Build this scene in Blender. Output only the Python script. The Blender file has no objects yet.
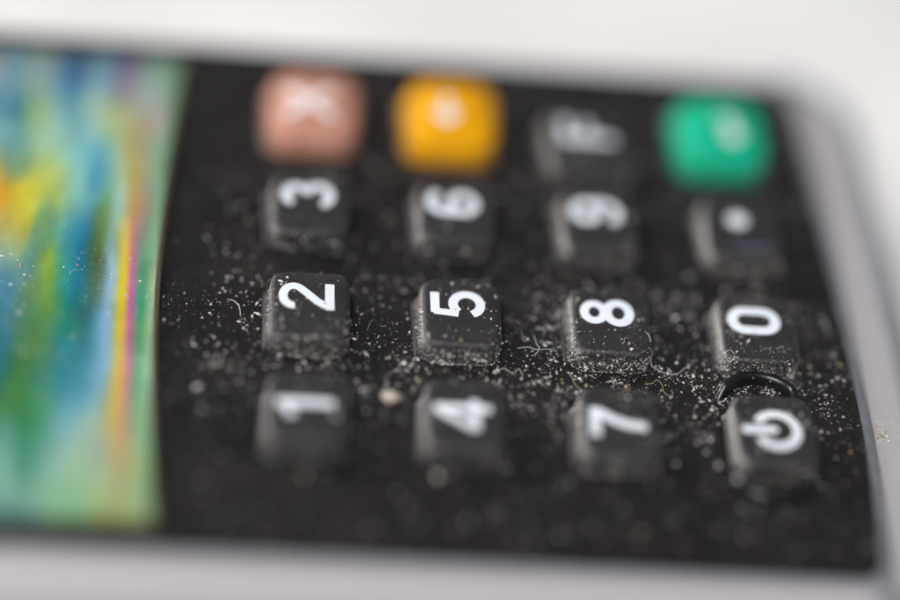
import bpy, bmesh, math, random
from mathutils import Vector, Matrix, noise
from mathutils.bvhtree import BVHTree

C = bpy.context.scene.collection
MM = 0.001          # everything below is written in millimetres and scaled once
TOP = 14.0          # height of the keypad face above the table

# ------------------------------------------------------------------ camera
def rx(a): return Matrix.Rotation(a, 3, 'X')
def rz(a): return Matrix.Rotation(a, 3, 'Z')
cam_d = bpy.data.cameras.new('camera')
cam = bpy.data.objects.new('camera', cam_d); C.objects.link(cam)
rot = rz(-0.1535) @ rx(0.7694) @ rz(0.1664)
cam.matrix_world = Matrix.Translation(Vector((-8.5246, -116.8013, 136.4941 + TOP)) * MM) @ rot.to_4x4()
cam_d.sensor_width = 36.0
cam_d.lens = 2356.1 / 900 * 36.0
cam_d.clip_start = 0.01; cam_d.clip_end = 50
cam_d.dof.use_dof = True
cam_d.dof.focus_distance = 0.1865
cam_d.dof.aperture_fstop = 3.0
cam_d.dof.aperture_blades = 0
bpy.context.scene.camera = cam

# ------------------------------------------------------------------ world, lamps, exposure
world = bpy.data.worlds.new('World'); bpy.context.scene.world = world; world.use_nodes = True
wn = world.node_tree.nodes; wn['Background'].inputs[0].default_value = (0.93, 0.95, 1.0, 1); wn['Background'].inputs[1].default_value = 0.24
def area(name, loc, target, sx, sy, power, col):
    l = bpy.data.lights.new(name, 'AREA'); l.shape = 'RECTANGLE'; l.size = sx; l.size_y = sy; l.energy = power; l.color = col
    o = bpy.data.objects.new(name, l); C.objects.link(o); o.location = loc
    o.rotation_euler = (Vector(target) - Vector(loc)).to_track_quat('-Z', 'Y').to_euler(); return o
area('window_light', (-0.72, 0.46, 0.29), (0, 0.02, 0.01), 0.60, 0.52, 12.0, (1.0, 0.97, 0.93))
area('front_fill_light', (-0.22, -0.50, 0.72), (0.02, 0.02, 0.01), 0.35, 0.35, 10.5, (1.0, 0.97, 0.95))  # unseen frontal fill, added to brighten the near-facing walls
vs = bpy.context.scene.view_settings
vs.view_transform = 'Standard'; vs.look = 'None'; vs.gamma = 1.0; vs.use_curve_mapping = False; vs.exposure = -0.55

# ------------------------------------------------------------------ materials
def s2l(c): return c/12.92 if c <= 0.04045 else ((c+0.055)/1.055)**2.4
class NT:
    def __init__(s, name):
        s.m = bpy.data.materials.new(name); s.m.use_nodes = True
        s.t = s.m.node_tree; s.n = s.t.nodes; s.b = s.n['Principled BSDF']
        s.tc = s.n.new('ShaderNodeTexCoord')
        mp = s.n.new('ShaderNodeMapping'); mp.inputs['Scale'].default_value = (1000, 1000, 1000)
        s.l(s.tc.outputs['Object'], mp.inputs['Vector']); s.co = mp.outputs['Vector']      # millimetres
    def l(s, a, b): s.t.links.new(a, b)
    def noise(s, scale, detail=3, rough=0.55):
        n = s.n.new('ShaderNodeTexNoise'); n.inputs['Scale'].default_value = scale
        n.inputs['Detail'].default_value = detail; n.inputs['Roughness'].default_value = rough
        s.l(s.co, n.inputs['Vector']); return n.outputs['Fac']
    def ramp(s, f, stops):
        r = s.n.new('ShaderNodeValToRGB'); e = r.color_ramp.elements
        while len(e) < len(stops): e.new(0.5)
        for k, (p, c) in enumerate(stops):
            e[k].position = p; e[k].color = (c, c, c, 1) if not isinstance(c, tuple) else (*c, 1)
        s.l(f, r.inputs['Fac']); return r.outputs['Color']
    def mul(s, a, b):
        m = s.n.new('ShaderNodeMath'); m.operation = 'MULTIPLY'; s.l(a, m.inputs[0])
        if isinstance(b, float): m.inputs[1].default_value = b
        else: s.l(b, m.inputs[1])
        return m.outputs[0]
    def mix(s, f, a, b):
        m = s.n.new('ShaderNodeMix'); m.data_type = 'RGBA'
        if isinstance(f, float): m.inputs[0].default_value = f
        else: s.l(f, m.inputs[0])
        for i, v in ((6, a), (7, b)):
            if isinstance(v, tuple): m.inputs[i].default_value = (*v, 1)
            else: s.l(v, m.inputs[i])
        return m.outputs[2]
    def bump(s, h, dist, strength=1.0):
        b = s.n.new('ShaderNodeBump'); b.inputs['Distance'].default_value = dist*MM; b.inputs['Strength'].default_value = strength
        s.l(h, b.inputs['Height']); s.l(b.outputs['Normal'], s.b.inputs['Normal'])
    def set(s, **k):
        for a, v in k.items():
            s.b.inputs[a.replace('_', ' ')].default_value = (*v, 1) if isinstance(v, tuple) else v
        return s

def dusty(name, base, rough, dust=0.5, spec=0.5, grain=0.03, dcol=(0.42, 0.38, 0.35), tone=None, sheen=0.0):
    """plastic or rubber with a film of fine dust: grains in drifts, scuffs, fine moulded texture"""
    t = NT(name)
    drift = t.ramp(t.noise(0.16, 4, 0.6), [(0.38, 0.0), (0.68, 1.0)])
    fine = t.ramp(t.noise(9.0, 2, 0.7), [(0.56, 0.0), (0.74, 1.0)])
    film = t.ramp(t.noise(0.9, 5, 0.7), [(0.35, 0.0), (0.8, 1.0)])
    f1 = t.mul(t.mul(fine, drift), dust)
    tone2 = tone or tuple(min(1, c*1.35 + 0.003) for c in base)
    c = t.mix(film, base, tone2)
    c = t.mix(f1, c, dcol); t.l(c, t.b.inputs['Base Color'])
    r = t.ramp(t.noise(1.7, 5, 0.65), [(0.3, max(0.05, rough-0.07)), (0.75, min(1.0, rough+0.12))]); t.l(r, t.b.inputs['Roughness'])
    t.b.inputs['Specular IOR Level'].default_value = spec
    t.bump(t.noise(14.0, 3, 0.6), grain)
    t.b.inputs['Sheen Weight'].default_value = sheen; t.b.inputs['Sheen Roughness'].default_value = 0.35; t.b.inputs['Sheen Tint'].default_value = (0.95, 0.88, 0.86, 1)
    return t.m

M = {}
M['plate'] = dusty('black_plate_plastic', (0.0108, 0.0087, 0.0095), 0.42, 0.30, 0.34, 0.012)
M['key'] = dusty('black_key_rubber', (0.0195, 0.0182, 0.0205), 0.43, 0.34, 0.46, 0.030, sheen=0.12)
M['well'] = dusty('key_mat_rubber', (0.006, 0.006, 0.006), 0.7, 0.25, 0.2)
M['rim'] = dusty('gloss_black_rim', (0.006, 0.006, 0.007), 0.27, 0.12, 0.6, 0.0005)
M['red'] = dusty('faded_red_key', (0.50, 0.205, 0.130), 0.46, 0.45, 0.35, 0.02, (0.7, 0.6, 0.55), (0.62, 0.36, 0.29))
M['yellow'] = dusty('amber_key', (0.80, 0.365, 0.0), 0.45, 0.04, 0.12, 0.015, (0.8, 0.6, 0.35), (0.84, 0.40, 0.0))
M['green'] = dusty('green_key', (0.0, 0.42, 0.24), 0.45, 0.03, 0.2, 0.015, (0.3, 0.6, 0.45), (0.0, 0.46, 0.27))
M['print'] = dusty('white_print', (0.82, 0.88, 0.97), 0.55, 0.12, 0.3, 0.02, (0.5, 0.47, 0.43), (0.86, 0.92, 0.99))
M['pink_print'] = dusty('faded_pink_print', (0.86, 0.76, 0.78), 0.55, 0.12, 0.3, 0.02, (0.5, 0.47, 0.43), (0.90, 0.82, 0.84))
M['slate_mark'] = dusty('slate_mark', (0.085, 0.09, 0.16), 0.55, 0.2, 0.3)
M['silver'] = dusty('silver_painted_plastic', (0.45, 0.43, 0.45), 0.40, 0.05, 0.5, 0.006, (0.6, 0.55, 0.5), (0.48, 0.46, 0.48))
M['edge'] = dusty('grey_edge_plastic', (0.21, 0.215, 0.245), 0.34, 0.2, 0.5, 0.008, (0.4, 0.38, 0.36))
t = NT('white_table_top'); t.set(Roughness=0.6)
t.l(t.ramp(t.noise(0.03, 4, 0.5), [(0.38, (0.76, 0.757, 0.753)), (0.62, (0.90, 0.897, 0.893))]), t.b.inputs['Base Color'])
t.bump(t.noise(0.8, 3), 0.03); M['table'] = t.m
t = NT('rainbow_film'); t.set(Roughness=0.3, Coat_Weight=0.5, Coat_Roughness=0.12)
at = t.n.new('ShaderNodeAttribute'); at.attribute_name = 'film_colour'; t.l(at.outputs['Color'], t.b.inputs['Base Color']); M['film'] = t.m
t = NT('clear_film_edge'); t.set(Base_Color=(0.13, 0.115, 0.07), Roughness=0.35); M['film_edge'] = t.m
for nm, col in (('dust_white', (0.90, 0.88, 0.86)), ('dust_grey', (0.50, 0.48, 0.49)), ('dust_tan', (0.50, 0.38, 0.26)), ('dust_brown', (0.22, 0.15, 0.10)),
                ('fibre_pale', (0.62, 0.62, 0.68)), ('fibre_yellow', (0.55, 0.52, 0.30)), ('crumb_cream', (0.62, 0.55, 0.46))):
    t = NT(nm); t.set(Roughness=0.8, Base_Color=col); t.b.inputs['Specular IOR Level'].default_value = 0.2
    a = tuple(c*0.85 for c in col); t.l(t.mix(t.noise(6, 2), a, col), t.b.inputs['Base Color']); M[nm] = t.m

# ------------------------------------------------------------------ helpers
def obj(name, bm_or_me, mats, parent=None, smooth=True, off=(0, 0, 0)):
    """link one mesh object; coordinates are given in mm, off is the object's origin in mm"""
    if isinstance(bm_or_me, bmesh.types.BMesh):
        me = bpy.data.meshes.new(name); bm_or_me.to_mesh(me); bm_or_me.free()
    else: me = bm_or_me; me.name = name
    o = Vector(off)
    me.transform(Matrix.Scale(MM, 4) @ Matrix.Translation(-o))
    for m in (mats if isinstance(mats, (list, tuple)) else [mats]): me.materials.append(m)
    if smooth: me.polygons.foreach_set('use_smooth', [True]*len(me.polygons))
    ob = bpy.data.objects.new(name, me); C.objects.link(ob); ob.location = o*MM
    if parent is not None:
        ob.parent = parent
        p = parent; off2 = Vector((0, 0, 0))
        while p is not None: off2 += p.location; p = p.parent
        ob.location = o*MM - off2
    return ob
def sharpen(ob, deg=35):
    me = ob.data; bm = bmesh.new(); bm.from_mesh(me)
    for e in bm.edges:
        if len(e.link_faces) == 2 and e.calc_face_angle(0) > math.radians(deg): e.smooth = False
    bm.to_mesh(me); bm.free()
def tag(o, label=None, cat=None, group=None, kind=None):
    if label: o['label'] = label
    if cat: o['category'] = cat
    if group: o['group'] = group
    if kind: o['kind'] = kind
    return o
def rrect(x0, x1, y0, y1, r, n=8):
    """rounded rectangle, counter-clockwise"""
    pts = []
    for cx, cy, a0 in ((x1-r, y1-r, 0), (x0+r, y1-r, 90), (x0+r, y0+r, 180), (x1-r, y0+r, 270)):
        for k in range(n+1):
            a = math.radians(a0 + 90*k/n); pts.append((cx+r*math.cos(a), cy+r*math.sin(a)))
    return pts
def loft(bm, rings, cap_top=True, cap_bot=False):
    vr = [[bm.verts.new(p) for p in r] for r in rings]
    for a, b in zip(vr, vr[1:]):
        n = len(a)
        for k in range(n): bm.faces.new((a[k], a[(k+1) % n], b[(k+1) % n], b[k]))
    if cap_top: bm.faces.new(vr[-1])
    if cap_bot: bm.faces.new(list(reversed(vr[0])))
    return vr

# ------------------------------------------------------------------ table
bm = bmesh.new(); bmesh.ops.create_grid(bm, x_segments=4, y_segments=4, size=900)
for v in bm.verts: v.co.x += 0; v.co.y += 200
tb = obj('table_surface', bm, M['table'], smooth=False); tag(tb, kind='structure')

# ------------------------------------------------------------------ card reader
reader = bpy.data.objects.new('card_reader', None); C.objects.link(reader); reader.empty_display_size = 0.02
tag(reader, 'dusty silver and black handheld card reader with a keypad and a rainbow coloured screen', 'card reader')

XR, XL, YN, YF = 44.3, -68.0, -12.4, 43.6
def plate_outline(inset=0.0, grow=0.0):
    """keypad face: straight sides, bowed lower edge (on the right in the photograph)"""
    x0, y0, y1 = XL+inset, YN+inset, YF-inset
    pts = []
    def xr(y): return XR - inset - (0.00075*(y-5)**2 if y > 5 else 0.0026*(y-5)**2)
    for k in range(25):
        y = y0 + (y1-y0)*k/24; pts.append((xr(y), y))
    # round the two right corners a little
    out = []
    r0, r1 = 1.3, 2.2
    for (px_, py_) in pts:
        dx = 0
        if py_ < y0+r0: dx = r0 - math.sqrt(max(0, r0*r0-(y0+r0-py_)**2))
        if py_ > y1-r1: dx = r1 - math.sqrt(max(0, r1*r1-(py_-(y1-r1))**2))
        out.append((px_-dx, py_))
    # extra points through the corners
    full = []
    for k in range(9):
        a = math.radians(-90+90*k/8); cy = y0+r0; yy = cy+r0*math.sin(a); full.append((xr(yy)-r0+r0*math.cos(a), yy))
    for p in out:
        if y0+r0 < p[1] < y1-r1: full.append(p)
    for k in range(11):
        a = math.radians(90*k/10); cy = y1-r1; yy = cy+r1*math.sin(a); full.append((xr(yy)-r1+r1*math.cos(a), yy))
    for k in range(7):
        a = math.radians(90+90*k/6); full.append((x0+3+3*math.cos(a), y1-3+3*math.sin(a)))
    for k in range(7):
        a = math.radians(180+90*k/6); full.append((x0+3+3*math.cos(a), y0+3+3*math.sin(a)))
    return full

def housing_ring(g, z):
    # outline grows by g outwards from the inner lip
    pts = rrect(XL-5-g, 48.6+g, -13.9-g, 44.9+g, max(0.6, 6.0+g), 12)
    out = []
    for x, y in pts:
        if x > 30: x += 0.9 - 0.0012*(y-15)**2      # the lower edge of the housing is bowed too
        out.append((x, y, z))
    return out
HP = [(-9.0, 0), (-8.0, 0.0)]
rings = []
R_ = 2.6
rings.append(housing_ring(-1.5, 0.0)); rings.append(housing_ring(-0.2, 0.25)); rings.append(housing_ring(0.8, 1.6))
rings.append(housing_ring(1.2, 5.0)); rings.append(housing_ring(1.2, TOP-1.0-R_-2.0))
for k in range(0, 9):
    a = math.radians(90*k/8); rings.append(housing_ring(1.2 - R_*(1-math.cos(a)), TOP-1.0-R_+R_*math.sin(a)))
bm = bmesh.new(); loft(bm, rings, True, True); house_bv = BVHTree.FromBMesh(bm)
housing = obj('housing', bm, M['silver'], reader, off=(0, 15, 0)); sharpen(housing, 50)

# dark strip put in for the shade on the bottom end's rounding, and the lighter lower shell that steps out below it
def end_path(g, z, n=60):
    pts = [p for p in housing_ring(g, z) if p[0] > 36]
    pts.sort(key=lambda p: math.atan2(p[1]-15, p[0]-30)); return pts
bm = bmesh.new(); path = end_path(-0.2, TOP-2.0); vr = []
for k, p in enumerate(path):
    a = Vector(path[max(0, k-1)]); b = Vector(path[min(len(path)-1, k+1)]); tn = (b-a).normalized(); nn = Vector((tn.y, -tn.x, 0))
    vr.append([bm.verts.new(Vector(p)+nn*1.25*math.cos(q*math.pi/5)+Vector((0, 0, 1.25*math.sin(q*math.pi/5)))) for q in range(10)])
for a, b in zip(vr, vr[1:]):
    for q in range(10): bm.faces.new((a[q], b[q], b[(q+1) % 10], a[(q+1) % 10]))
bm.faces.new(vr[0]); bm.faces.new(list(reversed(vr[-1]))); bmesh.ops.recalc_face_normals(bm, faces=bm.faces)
obj('end_shade_strip', bm, M['edge'], reader, off=(48, 15, TOP-2.3))
def shell_ring(g, z): return [(x+(1.5 if x > 36 else 0)*min(1, max(0, (x-36)/6)), y, zz) for x, y, zz in housing_ring(g, z)]
bm = bmesh.new()
loft(bm, [shell_ring(-1.6, 0.6), shell_ring(0.0, 1.4), shell_ring(0.6, 4.0), shell_ring(0.6, TOP-5.2), shell_ring(0.3, TOP-4.3), shell_ring(-0.4, TOP-3.9), shell_ring(-1.4, TOP-3.8)], True, True)
lower = obj('lower_shell', bm, M['silver'], reader, off=(0, 15, 1)); sharpen(lower, 50)

# keys: glyph columns at x = 12*i, rows at y = 11.5*j (last row 33.2)
KEYS = []   # (name, symbol, centre x, centre y, width, depth, height, material, glyph x, glyph y)
syms = [['1', '4', '7', 'power'], ['2', '5', '8', '0'], ['3', '6', '9', 'dot'], ['X', 'left', 'F', 'enter']]
for j in range(4):
    for i in range(4):
        s = syms[j][i]; gx = 12.0*i; gy = 11.5*j
        if j < 3:
            w, d, h = 6.35, 7.2, 2.0
            KEYS.append([s, gx+0.30, gy-(0.75 if j else -0.10), w, d, h, gx, gy])
        else:
            gy = 33.16
            if s == 'F': KEYS.append([s, gx+0.2, gy-1.3, 7.2, 7.4, 2.0, gx, gy-0.3])
            else: KEYS.append([s, gx+{'X': 0.6, 'left': 0.45, 'enter': 0.1}[s], 34.35, 7.35, 7.7, 2.9, gx+{'X': 0.05, 'left': -0.25, 'enter': 0.45}[s], gy+{'X': 0.55, 'left': 0.3, 'enter': 0.2}[s]])

# face plate with one opening per key (2D curve with holes, extruded and bevelled)
cu = bpy.data.curves.new('plate_curve', 'CURVE'); cu.dimensions = '2D'; cu.fill_mode = 'BOTH'
def spline(pts):
    sp = cu.splines.new('POLY'); sp.points.add(len(pts)-1)
    for p, q in zip(sp.points, pts): p.co = (q[0], q[1], 0, 1)
    sp.use_cyclic_u = True
TH = 1.0
spline(plate_outline(0.30))
GAP = 0.50
for s, kx, ky, w, d, h, gx, gy in KEYS:
    g = GAP + (0.25 if h > 2.5 else 0)
    spline(rrect(kx-w/2-g-0.12, kx+w/2+0.14, ky-d/2-g, ky+d/2+g, 1.5, 6))
cu.extrude = TH/2; cu.bevel_depth = 0.05; cu.bevel_resolution = 2
tmp = bpy.data.objects.new('tmp', cu); C.objects.link(tmp)
dg = bpy.context.evaluated_depsgraph_get()
pm = bpy.data.meshes.new_from_object(tmp.evaluated_get(dg))
bpy.data.objects.remove(tmp); bpy.data.curves.remove(cu)
pm.transform(Matrix.Translation((0, 0, TOP-TH/2-0.05)))
plate_bm = bmesh.new(); plate_bm.from_mesh(pm)
bmesh.ops.remove_doubles(plate_bm, verts=plate_bm.verts, dist=0.001)
bmesh.ops.triangulate(plate_bm, faces=[f for f in plate_bm.faces if len(f.verts) > 4])
BV = {}
BV['plate'] = BVHTree.FromBMesh(plate_bm)
pm.materials.clear()
plate = obj('faceplate', plate_bm, M['plate'], reader, off=(0, 15, TOP)); sharpen(plate, 40)
# bowed grey trim along the plate's lower edge, just proud of the housing
def trim_outline(g):
    return [(x, max(YN-0.12, min(YF+0.12, y))+(g*0.02)) for x, y in plate_outline(g)]
bm = bmesh.new()
loft(bm, [[(x, y, TOP-1.3) for x, y in trim_outline(-1.15)], [(x, y, TOP-0.92) for x, y in trim_outline(-0.95)], [(x, y, TOP-0.62) for x, y in trim_outline(-0.45)],
          [(x, y, TOP-0.5) for x, y in trim_outline(-0.05)], [(x, y, TOP-0.5) for x, y in plate_outline(0.6)]], False, False)
trim = obj('edge_trim', bm, M['edge'], reader, off=(0, 15, TOP-1))
# dark rubber mat under the openings
bm = bmesh.new(); loft(bm, [[(x, y, TOP-1.32) for x, y in rrect(-8, 42, -9, 40, 2)], [(x, y, TOP-1.18) for x, y in rrect(-8, 42, -9, 40, 2)]], True, False)
mat_bm = bm; BV['mat'] = BVHTree.FromBMesh(bm)
obj('key_mat', bm, M['well'], reader, smooth=False, off=(17, 15, TOP-1.3))

# ------------------------------------------------------------------ printed symbols and the slate bar as signed distance shapes -> meshes
def arc(cx, cy, r, a0, a1, ry=None, n=20):
    ry = ry or r
    return [(cx+r*math.cos(math.radians(a0+(a1-a0)*k/n)), cy+ry*math.sin(math.radians(a0+(a1-a0)*k/n))) for k in range(n+1)]
S = 0.74
GL = {   # (points, width, closed, butt ends); u to the right, v upwards on the upright symbol
 '0': [(arc(0, .70, 1.06, 0, 180)+arc(0, -.70, 1.06, 180, 360), .86, True, False)],
 '1': [([(.42, -2.2), (.42, 2.2)], .82, False, True), ([(.42, 1.85), (.0, 1.35), (-.95, .98)], .74, False, True)],
 '2': [(arc(0, 1.02, 1.06, 188, -30, .84)+[(.45, .1), (-.55, -.85), (-1.0, -1.55)], S, False, True), ([(-1.42, -1.82), (1.45, -1.82)], .78, False, True)],
 '3': [(arc(-.02, 1.0, .95, 165, -80, .82), .76, False, True), (arc(-.02, -.88, 1.08, 85, -168, .95), .8, False, True)],
 '4': [([(.62, 2.2), (.62, -2.2)], .80, False, True), ([(.45, 1.95), (-1.25, -.75)], .68, False, False), ([(-1.5, -.92), (1.5, -.92)], .74, False, True)],
 '5': [([(1.28, 1.82), (-.95, 1.82)], .76, False, True), ([(-.78, 1.95), (-1.05, -.05)], .7, False, True), (arc(.02, -.72, 1.10, 140, -160, 1.1), .80, False, True)],
 '6': [(arc(0, -.82, 1.08, 0, 360, 1.0), .78, True, False), (arc(.12, .55, 1.20, 28, 180, 1.28)+[(-1.08, -.7)], .78, False, True)],
 '7': [([(-1.42, 1.82), (1.42, 1.82)], .78, False, True), ([(1.12, 1.7), (.25, .45), (-.2, -.7), (-.38, -2.2)], .84, False, True)],
 '8': [(arc(0, 1.02, .92, 0, 360, .80), .74, True, False), (arc(0, -.92, 1.08, 0, 360, .92), .80, True, False)],
 'F': [([(-.9, -2.3), (-.9, 2.3)], .85, False, True), ([(-.9, 1.9), (1.45, 1.9)], .8, False, True), ([(-.9, .1), (1.1, .1)], .76, False, True)],
 'X': [([(-1.7, -2.1), (1.7, 2.1)], .98, False, True), ([(1.7, -2.1), (-1.7, 2.1)], .98, False, True)],
 'dot': [([(0, 0), (0.001, 0)], 1.7, False, False)],
 'left': [([(-.6, 0), (1.9, 0)], .62, False, True), ([(-1.0, 0), (-.25, .75)], .75, False, False), ([(-1.0, 0), (-.25, -.75)], .75, False, False)],
 'enter': [([(1.3, 1.1), (1.3, -.2), (-.9, -.2)], .62, False, True), ([(-1.1, -.2), (-.4, .45)], .68, False, False), ([(-1.1, -.2), (-.4, -.85)], .68, False, False)],
 'power': [(arc(0, -.42, 1.72, 62, -242, 1.72, 36), .80, False, True), ([(0, 2.15), (0, -.15)], .80, False, False)],
 'bar': [([(0, -1.45), (0, 1.45)], .45, False, False)],
}
for k_ in ('6',):
    GL['9'] = [([(-x, -y) for x, y in p], w, c, b) for p, w, c, b in GL['6']]
def sdf_of(strokes):
    segs = []
    for pts, w, closed, butt in strokes:
        pp = pts + [pts[0]] if closed else pts
        L = [0]
        for a, b in zip(pp, pp[1:]): L.append(L[-1]+math.dist(a, b))
        for k, (a, b) in enumerate(zip(pp, pp[1:])):
            if math.dist(a, b) < 1e-9: continue
            cuts = []
            if butt and not closed:
                if L[k] < w*0.6:
                    d0 = (pp[1][0]-pp[0][0], pp[1][1]-pp[0][1]); n = math.hypot(*d0); cuts.append((pp[0], (-d0[0]/n, -d0[1]/n)))
                if L[-1]-L[k+1] < w*0.6:
                    d0 = (pp[-1][0]-pp[-2][0], pp[-1][1]-pp[-2][1]); n = math.hypot(*d0); cuts.append((pp[-1], (d0[0]/n, d0[1]/n)))
            segs.append((a, b, w/2, cuts))
    def f(x, y):
        best = 9
        for (ax, ay), (bx, by), r, cuts in segs:
            dx, dy = bx-ax, by-ay; q = max(0, min(1, ((x-ax)*dx+(y-ay)*dy)/(dx*dx+dy*dy)))
            d = math.hypot(x-ax-q*dx, y-ay-q*dy)-r
            for p0, nn in cuts: d = max(d, (x-p0[0])*nn[0]+(y-p0[1])*nn[1])
            if d < best: best = d
        return best+0.02
    return f
def glyph_mesh(sym, wx, wy, tree, scale=1.0, step=0.075, dz=0.02):
    f = sdf_of(GL[sym]); ex, ey = 2.4, 2.9
    nx, ny = int(2*ex/step), int(2*ey/step)
    val = {}; 
    for a in range(nx+1):
        for b in range(ny+1): val[(a, b)] = f(-ex+a*step, -ey+b*step)
    bm = bmesh.new(); cache = {}
    def vert(key, u, v):
        if key not in cache:
            X, Y = wx - v*scale, wy + u*scale          # upright symbol turned a quarter: its top points to the screen
            hit = tree.ray_cast(Vector((X, Y, TOP+9)), Vector((0, 0, -1)))
            z = hit[0].z if hit[0] is not None else TOP+2
            cache[key] = bm.verts.new((X, Y, z+dz))
        return cache[key]
    for a in range(nx):
        for b in range(ny):
            for tri in (((a, b), (a+1, b), (a+1, b+1)), ((a, b), (a+1, b+1), (a, b+1))):
                if all(val[c] > 0 for c in tri): continue
                poly = []
                for k in range(3):
                    c0, c1 = tri[k], tri[(k+1) % 3]; v0, v1 = val[c0], val[c1]
                    if v0 <= 0: poly.append(vert(c0, -ex+c0[0]*step, -ey+c0[1]*step))
                    if (v0 <= 0) != (v1 <= 0):
                        q = v0/(v0-v1); key = (c0, c1) if c0 < c1 else (c1, c0)
                        poly.append(vert(key, -ex+(c0[0]+q*(c1[0]-c0[0]))*step, -ey+(c0[1]+q*(c1[1]-c0[1]))*step))
                poly = [p for k, p in enumerate(poly) if p is not poly[k-1]]
                if len(poly) >= 3:
                    try: bm.faces.new(poly)
                    except ValueError: pass
    bmesh.ops.recalc_face_normals(bm, faces=bm.faces)
    if sum(fc.normal.z for fc in bm.faces) < 0: bmesh.ops.reverse_faces(bm, faces=bm.faces)
    return bm

# ------------------------------------------------------------------ keys
NAMES = {'X': ('cancel_key', 'red', 'faded red cancel key marked with a white X'), 'left': ('correction_key', 'yellow', 'amber yellow correction key marked with a small arrow'),
         'enter': ('enter_key', 'green', 'green enter key with a small bent arrow'), 'F': ('function_key', 'key', 'black key marked F between the yellow and the green key'),
         'power': ('power_key', 'key', 'black power key inside the round rim'), 'dot': ('point_key', 'key', 'black key marked with a point')}
for s, kx, ky, w, d, h, gx, gy in KEYS:
    nm, mk, lab = NAMES.get(s, ('number_key', 'key', 'black rubber key marked %s' % s))
    big = h > 2.5
    prof = [(-0.10, -1.3), (-0.10, -0.5), (-0.08, 0.4)]
    if big:
        prof = [(-0.1, -1.3), (-0.1, -0.3), (-0.06, 0.8), (0.0, h-1.1)]
        rr = 1.0; dome = 0.45; r0 = 2.0
    else:
        prof.append((-0.03, h-0.75)); rr = 0.5; dome = 0.08; r0 = 1.35
    hh = h - dome
    for k in range(1, 6):
        a = math.radians(90*k/5); prof.append((rr*(1-math.cos(a))*0.95, hh-rr+rr*math.sin(a)))
    half = min(w, d)/2
    for q in (0.25, 0.45, 0.65, 0.82, 0.95):
        ins = rr + (half-rr)*q; prof.append((ins, hh + dome*(1-(1-q)**2)))
    bm = bmesh.new(); rings = []
    for ins, z in prof:
        ix = ins*(w/2)/half if ins > rr else ins; iy = ins*(d/2)/half if ins > rr else ins
        # the wall on the screen side and the near wall lean more than the others
        lean = max(0, min(1.3, h-0.75-z))*0.10
        x0, x1, y0, y1 = kx-w/2+ix-lean*2.0+(0.12 if not big and z < h-0.7 else 0), kx+w/2-max(ix, 0.0), ky-d/2+iy-lean*0.6, ky+d/2-iy
        r = max(0.03, min(r0-ins*0.6, (x1-x0)/2*0.98, (y1-y0)/2*0.98)) if ins <= rr else max(0.03, min((x1-x0), (y1-y0))/2*0.42)
        rings.append([(x, y, TOP+z) for x, y in rrect(x0, x1, y0, y1, r, 7)])
    loft(bm, rings, True, False)
    bmesh.ops.triangulate(bm, faces=[f for f in bm.faces if len(f.verts) > 4])
    BV[(s)] = BVHTree.FromBMesh(bm)
    ko = obj(nm, bm, M[mk], reader, off=(kx, ky, TOP)); ko['label'] = lab
    gs = {'left': 0.95, 'enter': 0.95, 'X': 0.95, 'power': 0.94}.get(s, 1.0)
    g = glyph_mesh(s, gx, gy, BV[s], gs)
    obj('printed_symbol', g, M['pink_print' if s == 'X' else 'print'], ko, off=(gx, gy, TOP+h))
    if s == 'dot':  # narrow slate-blue bar towards the near edge of the key
        g = glyph_mesh('bar', gx+0.9, gy-3.0, BV[s], 1.0); obj('slate_bar', g, M['slate_mark'], ko, off=(gx+0.9, gy-3.0, TOP+h))

# glossy round-ended guard rim round the power key: two crescents on the plate
def rim_tree():
    cx, cy = 35.9, 0.60; bm = bmesh.new(); NS, NR = 72, 14; vr = []
    for k in range(NS):
        a = 2*math.pi*k/NS; sink = 1.1*max(0, min(1, (0.62-abs(math.sin(a)))/0.3))
        # stadium centre line
        r = 3.45; hy = 2.75
        px_, py_ = r*math.cos(a), r*math.sin(a) + (hy if math.sin(a) >= 0 else -hy)
        nx_, ny_ = math.cos(a), math.sin(a)
        ring = []
        for q in range(NR):
            b = 2*math.pi*q/NR; ww, hh = 0.48, 0.78
            ring.append(bm.verts.new((cx+px_+nx_*ww*math.cos(b), cy+py_+ny_*ww*math.cos(b), TOP+0.25-sink+hh*math.sin(b))))
        vr.append(ring)
    for k in range(NS):
        for q in range(NR):
            bm.faces.new((vr[k][q], vr[(k+1) % NS][q], vr[(k+1) % NS][(q+1) % NR], vr[k][(q+1) % NR]))
    bmesh.ops.recalc_face_normals(bm, faces=bm.faces)
    return bm
bm = rim_tree(); BV['rim'] = BVHTree.FromBMesh(bm)
rim = obj('guard_rim', bm, M['rim'], reader, off=(35.6, 0.5, TOP)); rim['label'] = 'glossy black round ended rim around the power key'

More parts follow.
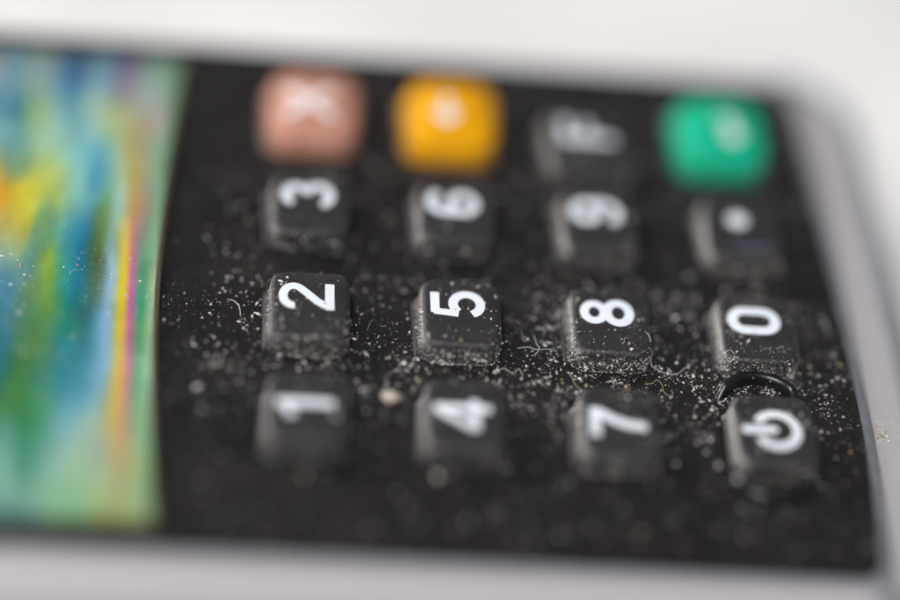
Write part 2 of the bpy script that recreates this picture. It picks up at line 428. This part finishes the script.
# ------------------------------------------------------------------ screen with rainbow film
FILM=[
 (40.53,[(-26.55,110,120,130),(-22.33,130,140,125),(-20.21,40,70,100),(-18.08,110,130,120),(-15.51,100,80,110),(-12.93,110,150,125),(-10.77,100,130,110)]),
 (37.16,[(-26.24,150,170,180),(-24.16,160,180,160),(-22.06,120,160,180),(-19.96,40,90,150),(-17.85,120,170,190),(-15.74,130,110,160),(-14.04,150,180,170),(-12.76,140,175,150),(-11.48,120,160,130)]),
 (32.67,[(-25.82,90,140,150),(-24.58,30,110,150),(-22.94,140,170,110),(-20.87,160,200,180),(-18.38,170,205,180),(-15.88,170,180,110),(-13.79,160,160,150),(-12.7,190,160,160),(-11.53,120,170,130)]),
 (28.93,[(-25.46,140,190,180),(-22.21,160,205,180),(-18.53,120,185,195),(-16.48,160,205,180),(-14.66,180,165,90),(-13.59,160,160,130),(-12.76,150,180,140),(-11.52,110,165,120)]),
 (25.87,[(-25.17,190,170,90),(-23.57,200,190,60),(-21.15,180,205,120),(-19.12,150,205,180),(-17.5,95,175,205),(-15.87,150,205,190),(-14.24,180,160,80),(-13.17,150,165,130),(-11.78,120,170,130)]),
 (22.28,[(-24.84,225,150,20),(-23.25,225,205,30),(-20.86,190,200,70),(-18.86,130,190,180),(-17.25,90,160,180),(-16.45,110,160,90),(-15.24,160,205,190),(-14.03,190,155,90),(-13.22,170,140,130),(-12.01,120,175,140)]),
 (18.22,[(-24.45,180,180,110),(-22.88,190,190,90),(-20.92,150,180,60),(-19.74,80,160,150),(-18.0,20,110,150),(-16.58,90,110,40),(-15.63,130,170,150),(-14.59,220,200,80),(-13.96,200,120,120),(-13.24,130,150,130),(-12.2,130,180,140)]),
 (14.3,[(-24.08,110,160,170),(-22.15,110,150,140),(-20.21,130,170,60),(-19.27,60,160,140),(-17.87,15,115,150),(-16.47,80,100,60),(-15.37,150,190,210),(-14.35,225,205,30),(-13.8,190,100,150),(-13.02,70,160,120),(-12.0,150,180,140)]),
 (9.39,[(-23.61,60,125,150),(-21.33,80,130,90),(-19.81,100,150,60),(-18.66,20,130,120),(-17.13,40,110,110),(-15.37,130,180,215),(-14.29,225,200,30),(-13.67,190,90,160),(-12.9,60,165,110),(-12.13,150,190,150)]),
 (4.18,[(-23.11,30,110,140),(-21.62,60,120,60),(-19.75,80,130,40),(-18.63,40,140,130),(-17.13,60,140,150),(-15.02,130,180,210),(-14.19,220,190,40),(-13.51,200,110,150),(-12.75,90,180,120),(-11.84,165,195,160)]),
 (0.14,[(-22.73,60,120,50),(-21.26,60,130,60),(-19.42,70,150,110),(-17.94,90,160,180),(-15.72,130,180,190),(-14.16,215,180,50),(-13.42,190,130,140),(-12.67,110,185,130),(-11.78,160,190,150)]),
 (-3.81,[(-22.35,120,180,190),(-20.91,45,120,80),(-20.18,60,140,110),(-18.0,140,185,185),(-16.55,160,190,160),(-14.72,160,180,170),(-13.77,205,170,80),(-13.11,180,150,130),(-12.15,130,190,140)]),
 (-6.64,[(-22.08,150,200,190),(-20.65,60,130,100),(-18.85,130,185,170),(-16.33,165,195,150),(-14.17,150,180,150),(-13.08,170,160,110),(-11.63,140,185,130)]),
 (-8.95,[(-21.86,140,180,150),(-19.73,130,175,150),(-16.16,140,200,140),(-14.73,170,180,110),(-13.3,160,180,110),(-11.14,150,180,130)]),
]
FILM_GAIN = 0.92
N_DUST = 13000
def film_at(x, y):
    def row(rw):
        r = rw[1]
        if x <= r[0][0]:
            # left of the picture: fold the pattern back
            xx = 2*r[0][0]-x; xx = min(xx, r[-1][0]-4)
        else: xx = x
        if xx >= r[-1][0]: return r[-1][1:]
        for a, b in zip(r, r[1:]):
            if a[0] <= xx <= b[0]:
                q = (xx-a[0])/(b[0]-a[0]); q = q*q*(3-2*q); return tuple(a[i]+(b[i]-a[i])*q for i in (1, 2, 3))
        return r[0][1:]
    if y >= FILM[0][0]: return row(FILM[0])
    if y <= FILM[-1][0]: return row(FILM[-1])
    for a, b in zip(FILM, FILM[1:]):
        if b[0] <= y <= a[0]:
            q = (a[0]-y)/(a[0]-b[0]); q = q*q*(3-2*q); A, B = row(a), row(b); return tuple(A[i]+(B[i]-A[i])*q for i in range(3))
SX0, SY0, SY1 = -58.0, -10.5, 40.6
def film_x(y): return -11.50 + 0.0013*(y-15)**2      # bowed bottom edge of the film
bm = bmesh.new(); lay = bm.verts.layers.float_color.new('film_colour')
nx, ny = 190, 150; g = []
for a in range(nx+1):
    col = []
    for b in range(ny+1):
        y = SY0+(SY1-SY0)*b/ny; x = SX0+(film_x(y)-0.42-SX0)*a/nx
        # straight edges, rolled off over the last 0.3 mm
        v = bm.verts.new((x, y, TOP+0.55))
        acc = [film_at(x+ox, y+oy) for ox in ((-.3, 0, .3) if x < -16 else (-.08, 0, .08)) for oy in (-1.6, -.8, 0, .8, 1.6)]; c = [sum(q[k] for q in acc)/15 for k in range(3)]
        mot = noise.noise(Vector((x*0.9, y*0.35, 4)))*0.09+noise.noise(Vector((x*1.7, y*1.0, 9)))*0.05; hue = noise.noise(Vector((x*0.6, y*0.3, 31)))*16
        gr = sum(c)/3; warm = max(0, c[0]-c[2])/200; c = [max(0, (gr+(k-gr)*((1.0-0.12*min(1, warm)) if x < -16 else 0.93))*(1+mot)+dh) for k, dh in zip(c, (hue*0.6, 0, -hue))]
        tq = 0.42*max(0, min(1, (noise.noise(Vector((x*0.34+5, y*0.13, 50)))-0.02)*3.2))*max(0, min(1, (-15.5-x)/1.5)); c = [k*(1-tq)+t_*tq for k, t_ in zip(c, (45, 125, 160))]
        v[lay] = (*[min(1.0, s2l(k/255)*FILM_GAIN) for k in c], 1)
        col.append(v)
    g.append(col)
for a in range(nx):
    for b in range(ny): bm.faces.new((g[a][b], g[a+1][b], g[a+1][b+1], g[a][b+1]))
BV['film'] = BVHTree.FromBMesh(bm)
screen = obj('screen', bm, M['film'], reader, off=(-34, 15, TOP+0.5)); screen['label'] = 'screen under a film with rainbow coloured streaks'
def film_ring(o, z):
    pts = [(SX0-o, SY1+o), (SX0-o, SY0-o)]
    for k in range(41):
        y = SY0-o+(SY1-SY0+2*o)*k/40; pts.append((film_x(y)+o, y))
    return [(x, y, z) for x, y in pts]
bm = bmesh.new()
loft(bm, [film_ring(0.02, TOP-0.4), film_ring(0.02, TOP+.30), film_ring(-.12, TOP+.50), film_ring(-.55, TOP+.545)], False, False)
obj('film_edge', bm, M['film_edge'], screen, off=(-34, 15, TOP+0.4))

# ------------------------------------------------------------------ dust
rnd = random.Random(7)
trees = list(BV.values()); rim_bv = BV['rim']
def drop(x, y):
    best = None
    for t_ in trees:
        h_ = t_.ray_cast(Vector((x, y, TOP+12)), Vector((0, 0, -1)))
        if h_[0] is not None and (best is None or h_[0].z > best[0].z): best = h_
    return best
class Flakes:
    def __init__(s): s.v = []; s.f = []; s.mi = []
    def speck(s, p, r, mi, flat=0.6, nrm=None):
        n = len(s.v)
        ax = Vector((rnd.gauss(0, 1), rnd.gauss(0, 1), rnd.gauss(0, 1))).normalized()
        m = Matrix.Rotation(rnd.uniform(0, 6.28), 3, ax)
        st = rnd.uniform(0.7, 1.9) if rnd.random() < 0.85 else rnd.uniform(2, 4)
        for d in ((1, 0, 0), (0, 1, 0), (0, 0, 1), (-1, 0, 0), (0, -1, 0), (0, 0, -1)):
            q = Vector(d); q.x *= st; q.z *= flat
            q = m @ q * r * rnd.uniform(0.65, 1.25); s.v.append((p[0]+q.x, p[1]+q.y, p[2]+q.z))
        for a, b, c in ((0, 1, 2), (1, 3, 2), (3, 4, 2), (4, 0, 2), (1, 0, 5), (3, 1, 5), (4, 3, 5), (0, 4, 5)):
            s.f.append((n+a, n+b, n+c)); s.mi.append(mi)
    def tube(s, pts, r, mi, k=5):
        n0 = len(s.v)
        for i, p in enumerate(pts):
            p = Vector(p); tn = (Vector(pts[min(i+1, len(pts)-1)])-Vector(pts[max(i-1, 0)])).normalized()
            a = tn.cross(Vector((0.1, 0.2, 1))).normalized(); b = tn.cross(a)
            rr = r*(0.35 if i in (0, len(pts)-1) else 1)
            for j in range(k):
                an = 2*math.pi*j/k; q = p+a*rr*math.cos(an)+b*rr*math.sin(an); s.v.append(tuple(q))
        for i in range(len(pts)-1):
            for j in range(k):
                a = n0+i*k+j; b = n0+i*k+(j+1) % k; s.f.append((a, b, b+k, a+k)); s.mi.append(mi)
        s.f.append(tuple(n0+j for j in range(k))); s.mi.append(mi)
        s.f.append(tuple(n0+(len(pts)-1)*k+j for j in reversed(range(k)))); s.mi.append(mi)
    def build(s, name, mats, parent=None, off=(0, 0, 0)):
        me = bpy.data.meshes.new(name); me.from_pydata(s.v, [], s.f); me.update()
        o = obj(name, me, mats, parent, smooth=False, off=off); o.data.polygons.foreach_set('material_index', s.mi); return o
def density(x, y, z):
    n = noise.noise(Vector((x*0.28, y*0.28, 3.1)))*0.5+0.5
    n2 = noise.noise(Vector((x*1.1+9, y*1.1, 7.7)))*0.5+0.5
    n3 = noise.noise(Vector((x*0.75, y*0.75, 21.0)))*0.5+0.5; d = 0.07 + 3.2*max(0, n-0.36)*max(0, n2-0.25)*(0.25+1.5*max(0, n3-0.35)*2)
    if x > -8:
        d *= 0.7 + 0.02*max(0, x)
        for k in (0, 1, 2):                     # drifts in the valleys between the rows of keys
            yc = 11.5*k + 5.6; d *= 1 + (0.9 if k == 0 else 0.8)*math.exp(-((y-yc)/1.7)**2)
        if z > TOP+1.2: d *= 0.42
    else: d *= 0.34
    if x > 40: d *= 0.5
    return d
def size():
    return min(0.13, 0.0215*math.exp(rnd.gauss(0, 0.74)))
dust = Flakes()
count = 0; tries = 0
while count < N_DUST and tries < N_DUST*12:
    tries += 1
    x = rnd.uniform(-27, 44); y = rnd.uniform(-10, 41)
    if rnd.random() < 0.55: y = rnd.uniform(0, 16)      # the drifts are thickest round the first two rows
    if rnd.random() > 0.75*density(x, y, TOP): continue
    h_ = drop(x, y)
    if h_ is None: continue
    p = h_[0]
    if p.z < TOP-0.8 and rnd.random() < 0.85: continue
    if rim_bv.find_nearest(p)[3] < 0.02 and rnd.random() < 0.97: continue
    if p.z > TOP+1.2 and rnd.random() > 0.4: continue
    r = size()
    dust.speck((p.x, p.y, p.z+r*0.25), r, rnd.choices((0, 1, 2, 3), (0.68, 0.20, 0.11, 0.01))[0]); count += 1
# dust clinging to the near and screen-side walls and the shoulders of the keys
for s, kx, ky, w, d, h, gx, gy in KEYS:
    amount = {0: 350, 1: 1100, 2: 500, 3: 60}[min(3, int((gy+1)//11.3))]
    amount = int(amount*(1+gx/60))
    t_ = BV[s]
    if h < 2.5:
        for k in range(int((900 if -1 < gy < 13 else 420)*(0.7+gx/22))):     # pale dust on the screen-side wall, thickened to make it look lit
            y = ky+rnd.uniform(-d/2+0.2, d/2-0.3); z = TOP+h-0.25-abs(rnd.gauss(0, 0.75))
            if z < TOP-0.2: continue
            h_ = t_.ray_cast(Vector((kx-9, y, z)), Vector((1, 0, 0)))
            if h_[0] is None: continue
            r = (0.026 if -1 < gy < 13 else 0.04)*rnd.uniform(0.6, 1.5); p = h_[0]+h_[1]*r*0.2; dust.speck(p, r, rnd.choices((0, 1, 2), (0.6, 0.25, 0.15))[0])
    for k in range(amount):
        if rnd.random() < 0.80:
            x = kx+rnd.uniform(-w/2-0.2, w/2); z = TOP+max(-0.1, min(h-0.15, rnd.gauss(0.55, 0.75))); h_ = t_.ray_cast(Vector((x, ky-9, z)), Vector((0, 1, 0)))
        else:
            y = ky+rnd.uniform(-d/2, d/2); z = TOP+rnd.uniform(-0.1, h-0.2); h_ = t_.ray_cast(Vector((kx-9, y, z)), Vector((1, 0, 0)))
        if h_[0] is None: continue
        r = size()*0.85; p = h_[0]+h_[1]*r*0.3
        dust.speck(p, r, rnd.choices((0, 1, 2, 3), (0.48, 0.24, 0.23, 0.05))[0])
# larger grains, seen as discs where they are out of focus
for k in range(520):
    x = rnd.uniform(-9, 43); y = rnd.uniform(-11.5, 34)
    if rnd.random() < 0.3: y = rnd.uniform(3, 9)
    h_ = drop(x, y)
    if h_ is None or (h_[0].z > TOP+1 and rnd.random() < 0.6): continue
    r = rnd.uniform(0.06, 0.15); p = h_[0]; dust.speck((p.x, p.y, p.z+r*0.4), r, rnd.choice((0, 1, 2, 1)), 0.8)
# short curled hairs among the grains
def curl(x, y, L, z=None, bend=1.0, n=14, lift=0.05):
    a = rnd.uniform(0, 6.28); pts = []; k1 = rnd.gauss(0, 1.0)*bend; k2 = rnd.gauss(0, 1.2)*bend
    for i in range(n+1):
        h_ = drop(x, y); zz = (h_[0].z if h_ is not None else TOP)
        pts.append((x, y, zz)); a += (k1+k2*math.sin(i*0.7))/n*3; x += math.cos(a)*L/n; y += math.sin(a)*L/n
    zs = [p[2] for p in pts]; out = []
    for i, p in enumerate(pts):
        zm = max(zs[max(0, i-2):i+3]); out.append((p[0], p[1], zm+lift))
    return out
for k in range(60):
    x = rnd.uniform(-24, 42); y = rnd.gauss(8.5, 5)
    if x < -8 and rnd.random() < 0.6: continue
    dust.tube(curl(x, y, rnd.uniform(0.4, 1.6), bend=1.3, n=8, lift=0.03), rnd.uniform(0.008, 0.016), rnd.choice((0, 0, 1, 2)), 4)
trees.append(house_bv)
for k in range(420):        # tan fluff and stray grains on the silver casing beside the power key
    if k < 170: x = 45.9+rnd.gauss(0, 0.5); y = 2.9+rnd.gauss(0, 0.8)
    else: x = rnd.uniform(44.6, 50); y = rnd.uniform(-10, 38)
    h_ = drop(x, y)
    if h_ is None: continue
    r = size(); dust.speck((x, y, h_[0].z+r*0.3), r, rnd.choice((2, 2, 0, 3)))
for k in range(14):
    dust.tube(curl(45.8+rnd.gauss(0, 0.4), 2.9+rnd.gauss(0, 0.6), rnd.uniform(0.4, 1.0), bend=1.4, n=8, lift=0.04), 0.012, rnd.choice((2, 2, 0)), 4)
dust_o = dust.build('dust', [M['dust_white'], M['dust_grey'], M['dust_tan'], M['dust_brown']])
tag(dust_o, 'fine pale dust and short lint scattered over the black keypad and screen', 'dust', kind='stuff')

# crumbs and the longer hairs that can be told apart
def crumb(x, y, r, label, sq=(1, 1, 1), mat='crumb_cream'):
    z = drop(x, y)[0].z
    bm = bmesh.new(); bmesh.ops.create_icosphere(bm, subdivisions=3, radius=1)
    for v in bm.verts:
        q = v.co.copy(); f = 1+0.45*noise.noise(q*1.6+Vector((x, y, 0)))+0.2*noise.noise(q*4)
        v.co = Vector((x+q.x*r*sq[0]*f, y+q.y*r*sq[1]*f, z+r*sq[2]*0.7+q.z*r*sq[2]*f))
    o = obj('crumb', bm, M[mat], off=(x, y, z)); tag(o, label, 'crumb', 'crumbs lying on the keypad'); return o
crumb(6.7, 2.95, 0.5, 'largest cream crumb, on the black plate between keys 1 and 4', (1.35, 1, .7))
crumb(0.1, -5.3, 0.17, 'small blurred crumb just below the near wall of key 1')
crumb(10.1, -4.75, 0.26, 'pale crumb at the near left foot of key 4', (0.8, 1.5, 1), 'crumb_cream')
crumb(33.0, -4.3, 0.24, 'round pale crumb at the near left corner of the power key', mat='dust_grey')
crumb(31.9, -2.3, 0.20, 'small grey crumb on the left side of the power key', mat='dust_grey')
crumb(7.8, 6.6, 0.17, 'tiny white crumb in the drift between keys 2, 5, 1 and 4', mat='dust_white')
crumb(15.0, 6.2, 0.17, 'tiny cream crumb on the plate right below key 5')
crumb(25.0, 3.6, 0.14, 'tiny round crumb on the far right of the top of key 7', mat='dust_tan')

def fibre(pts, r, mat, label, cat='fibre'):
    # Catmull-Rom through control points lying on the surface
    P = [Vector((x, y, (drop(x, y)[0].z)+0.05+dz)) for x, y, dz in pts]; P = [P[0]]+P+[P[-1]]; out = []
    for i in range(1, len(P)-2):
        for k in range(8):
            t_ = k/8; a, b, c, d_ = P[i-1:i+3]
            out.append(0.5*((2*b)+(c-a)*t_+(2*a-5*b+4*c-d_)*t_*t_+(3*b-a-3*c+d_)*t_**3))
    out.append(P[-2]); F = Flakes(); F.tube(out, r, 0, 6); o = F.build('lint_fibre', [M[mat]], off=tuple(P[1])); tag(o, label, cat, 'lint fibres on the keypad'); return o
fibre([(26.9, 5.8, 0), (27.5, 5.9, 0), (27.9, 6.2, .1), (28.3, 5.8, 0), (28.35, 5.1, 0), (28.9, 4.6, 0), (29.1, 5.1, 0)], 0.021, 'fibre_yellow', 'yellowish curled fibre on the plate behind key 7')
fibre([(27.1, 9.6, 0), (27.35, 8.9, 0), (27.6, 8.0, .1), (28.1, 7.4, 0), (28.9, 7.0, 0), (29.7, 7.1, 0), (30.4, 7.8, 0), (30.7, 7.7, 0)], 0.028, 'fibre_pale', 'long grey fibre hanging from the near right corner of key 8')
fibre([(16.9, 8.9, 0), (17.7, 9.0, .1), (18.5, 8.8, .1), (19.4, 9.0, 0), (20.1, 8.8, 0)], 0.026, 'fibre_pale', 'pale straight fibre lying left of key 8')
fibre([(18.3, 10.4, 0), (18.45, 9.5, .1), (18.6, 8.7, .2), (18.2, 8.2, 0)], 0.03, 'fibre_pale', 'short pale fibre crossing the straight one left of key 8')
fibre([(15.1, 6.2, 0), (15.7, 6.6, .1), (16.4, 6.2, 0), (16.9, 6.6, .1), (17.2, 5.9, 0)], 0.032, 'crumb_cream', 'cream wavy fibre on the plate between keys 5 and 7')
fibre([(20.7, 6.7, 0), (21.1, 6.1, 0), (21.3, 5.3, .05), (21.7, 4.9, 0)], 0.03, 'dust_tan', 'short tan fibre just behind the left corner of key 7')
fibre([(-6.2, 12.5, 0), (-5.6, 12.3, .05), (-5.2, 11.6, .1), (-5.1, 10.8, 0)], 0.022, 'dust_white', 'thin white fibre between the screen and key 2')
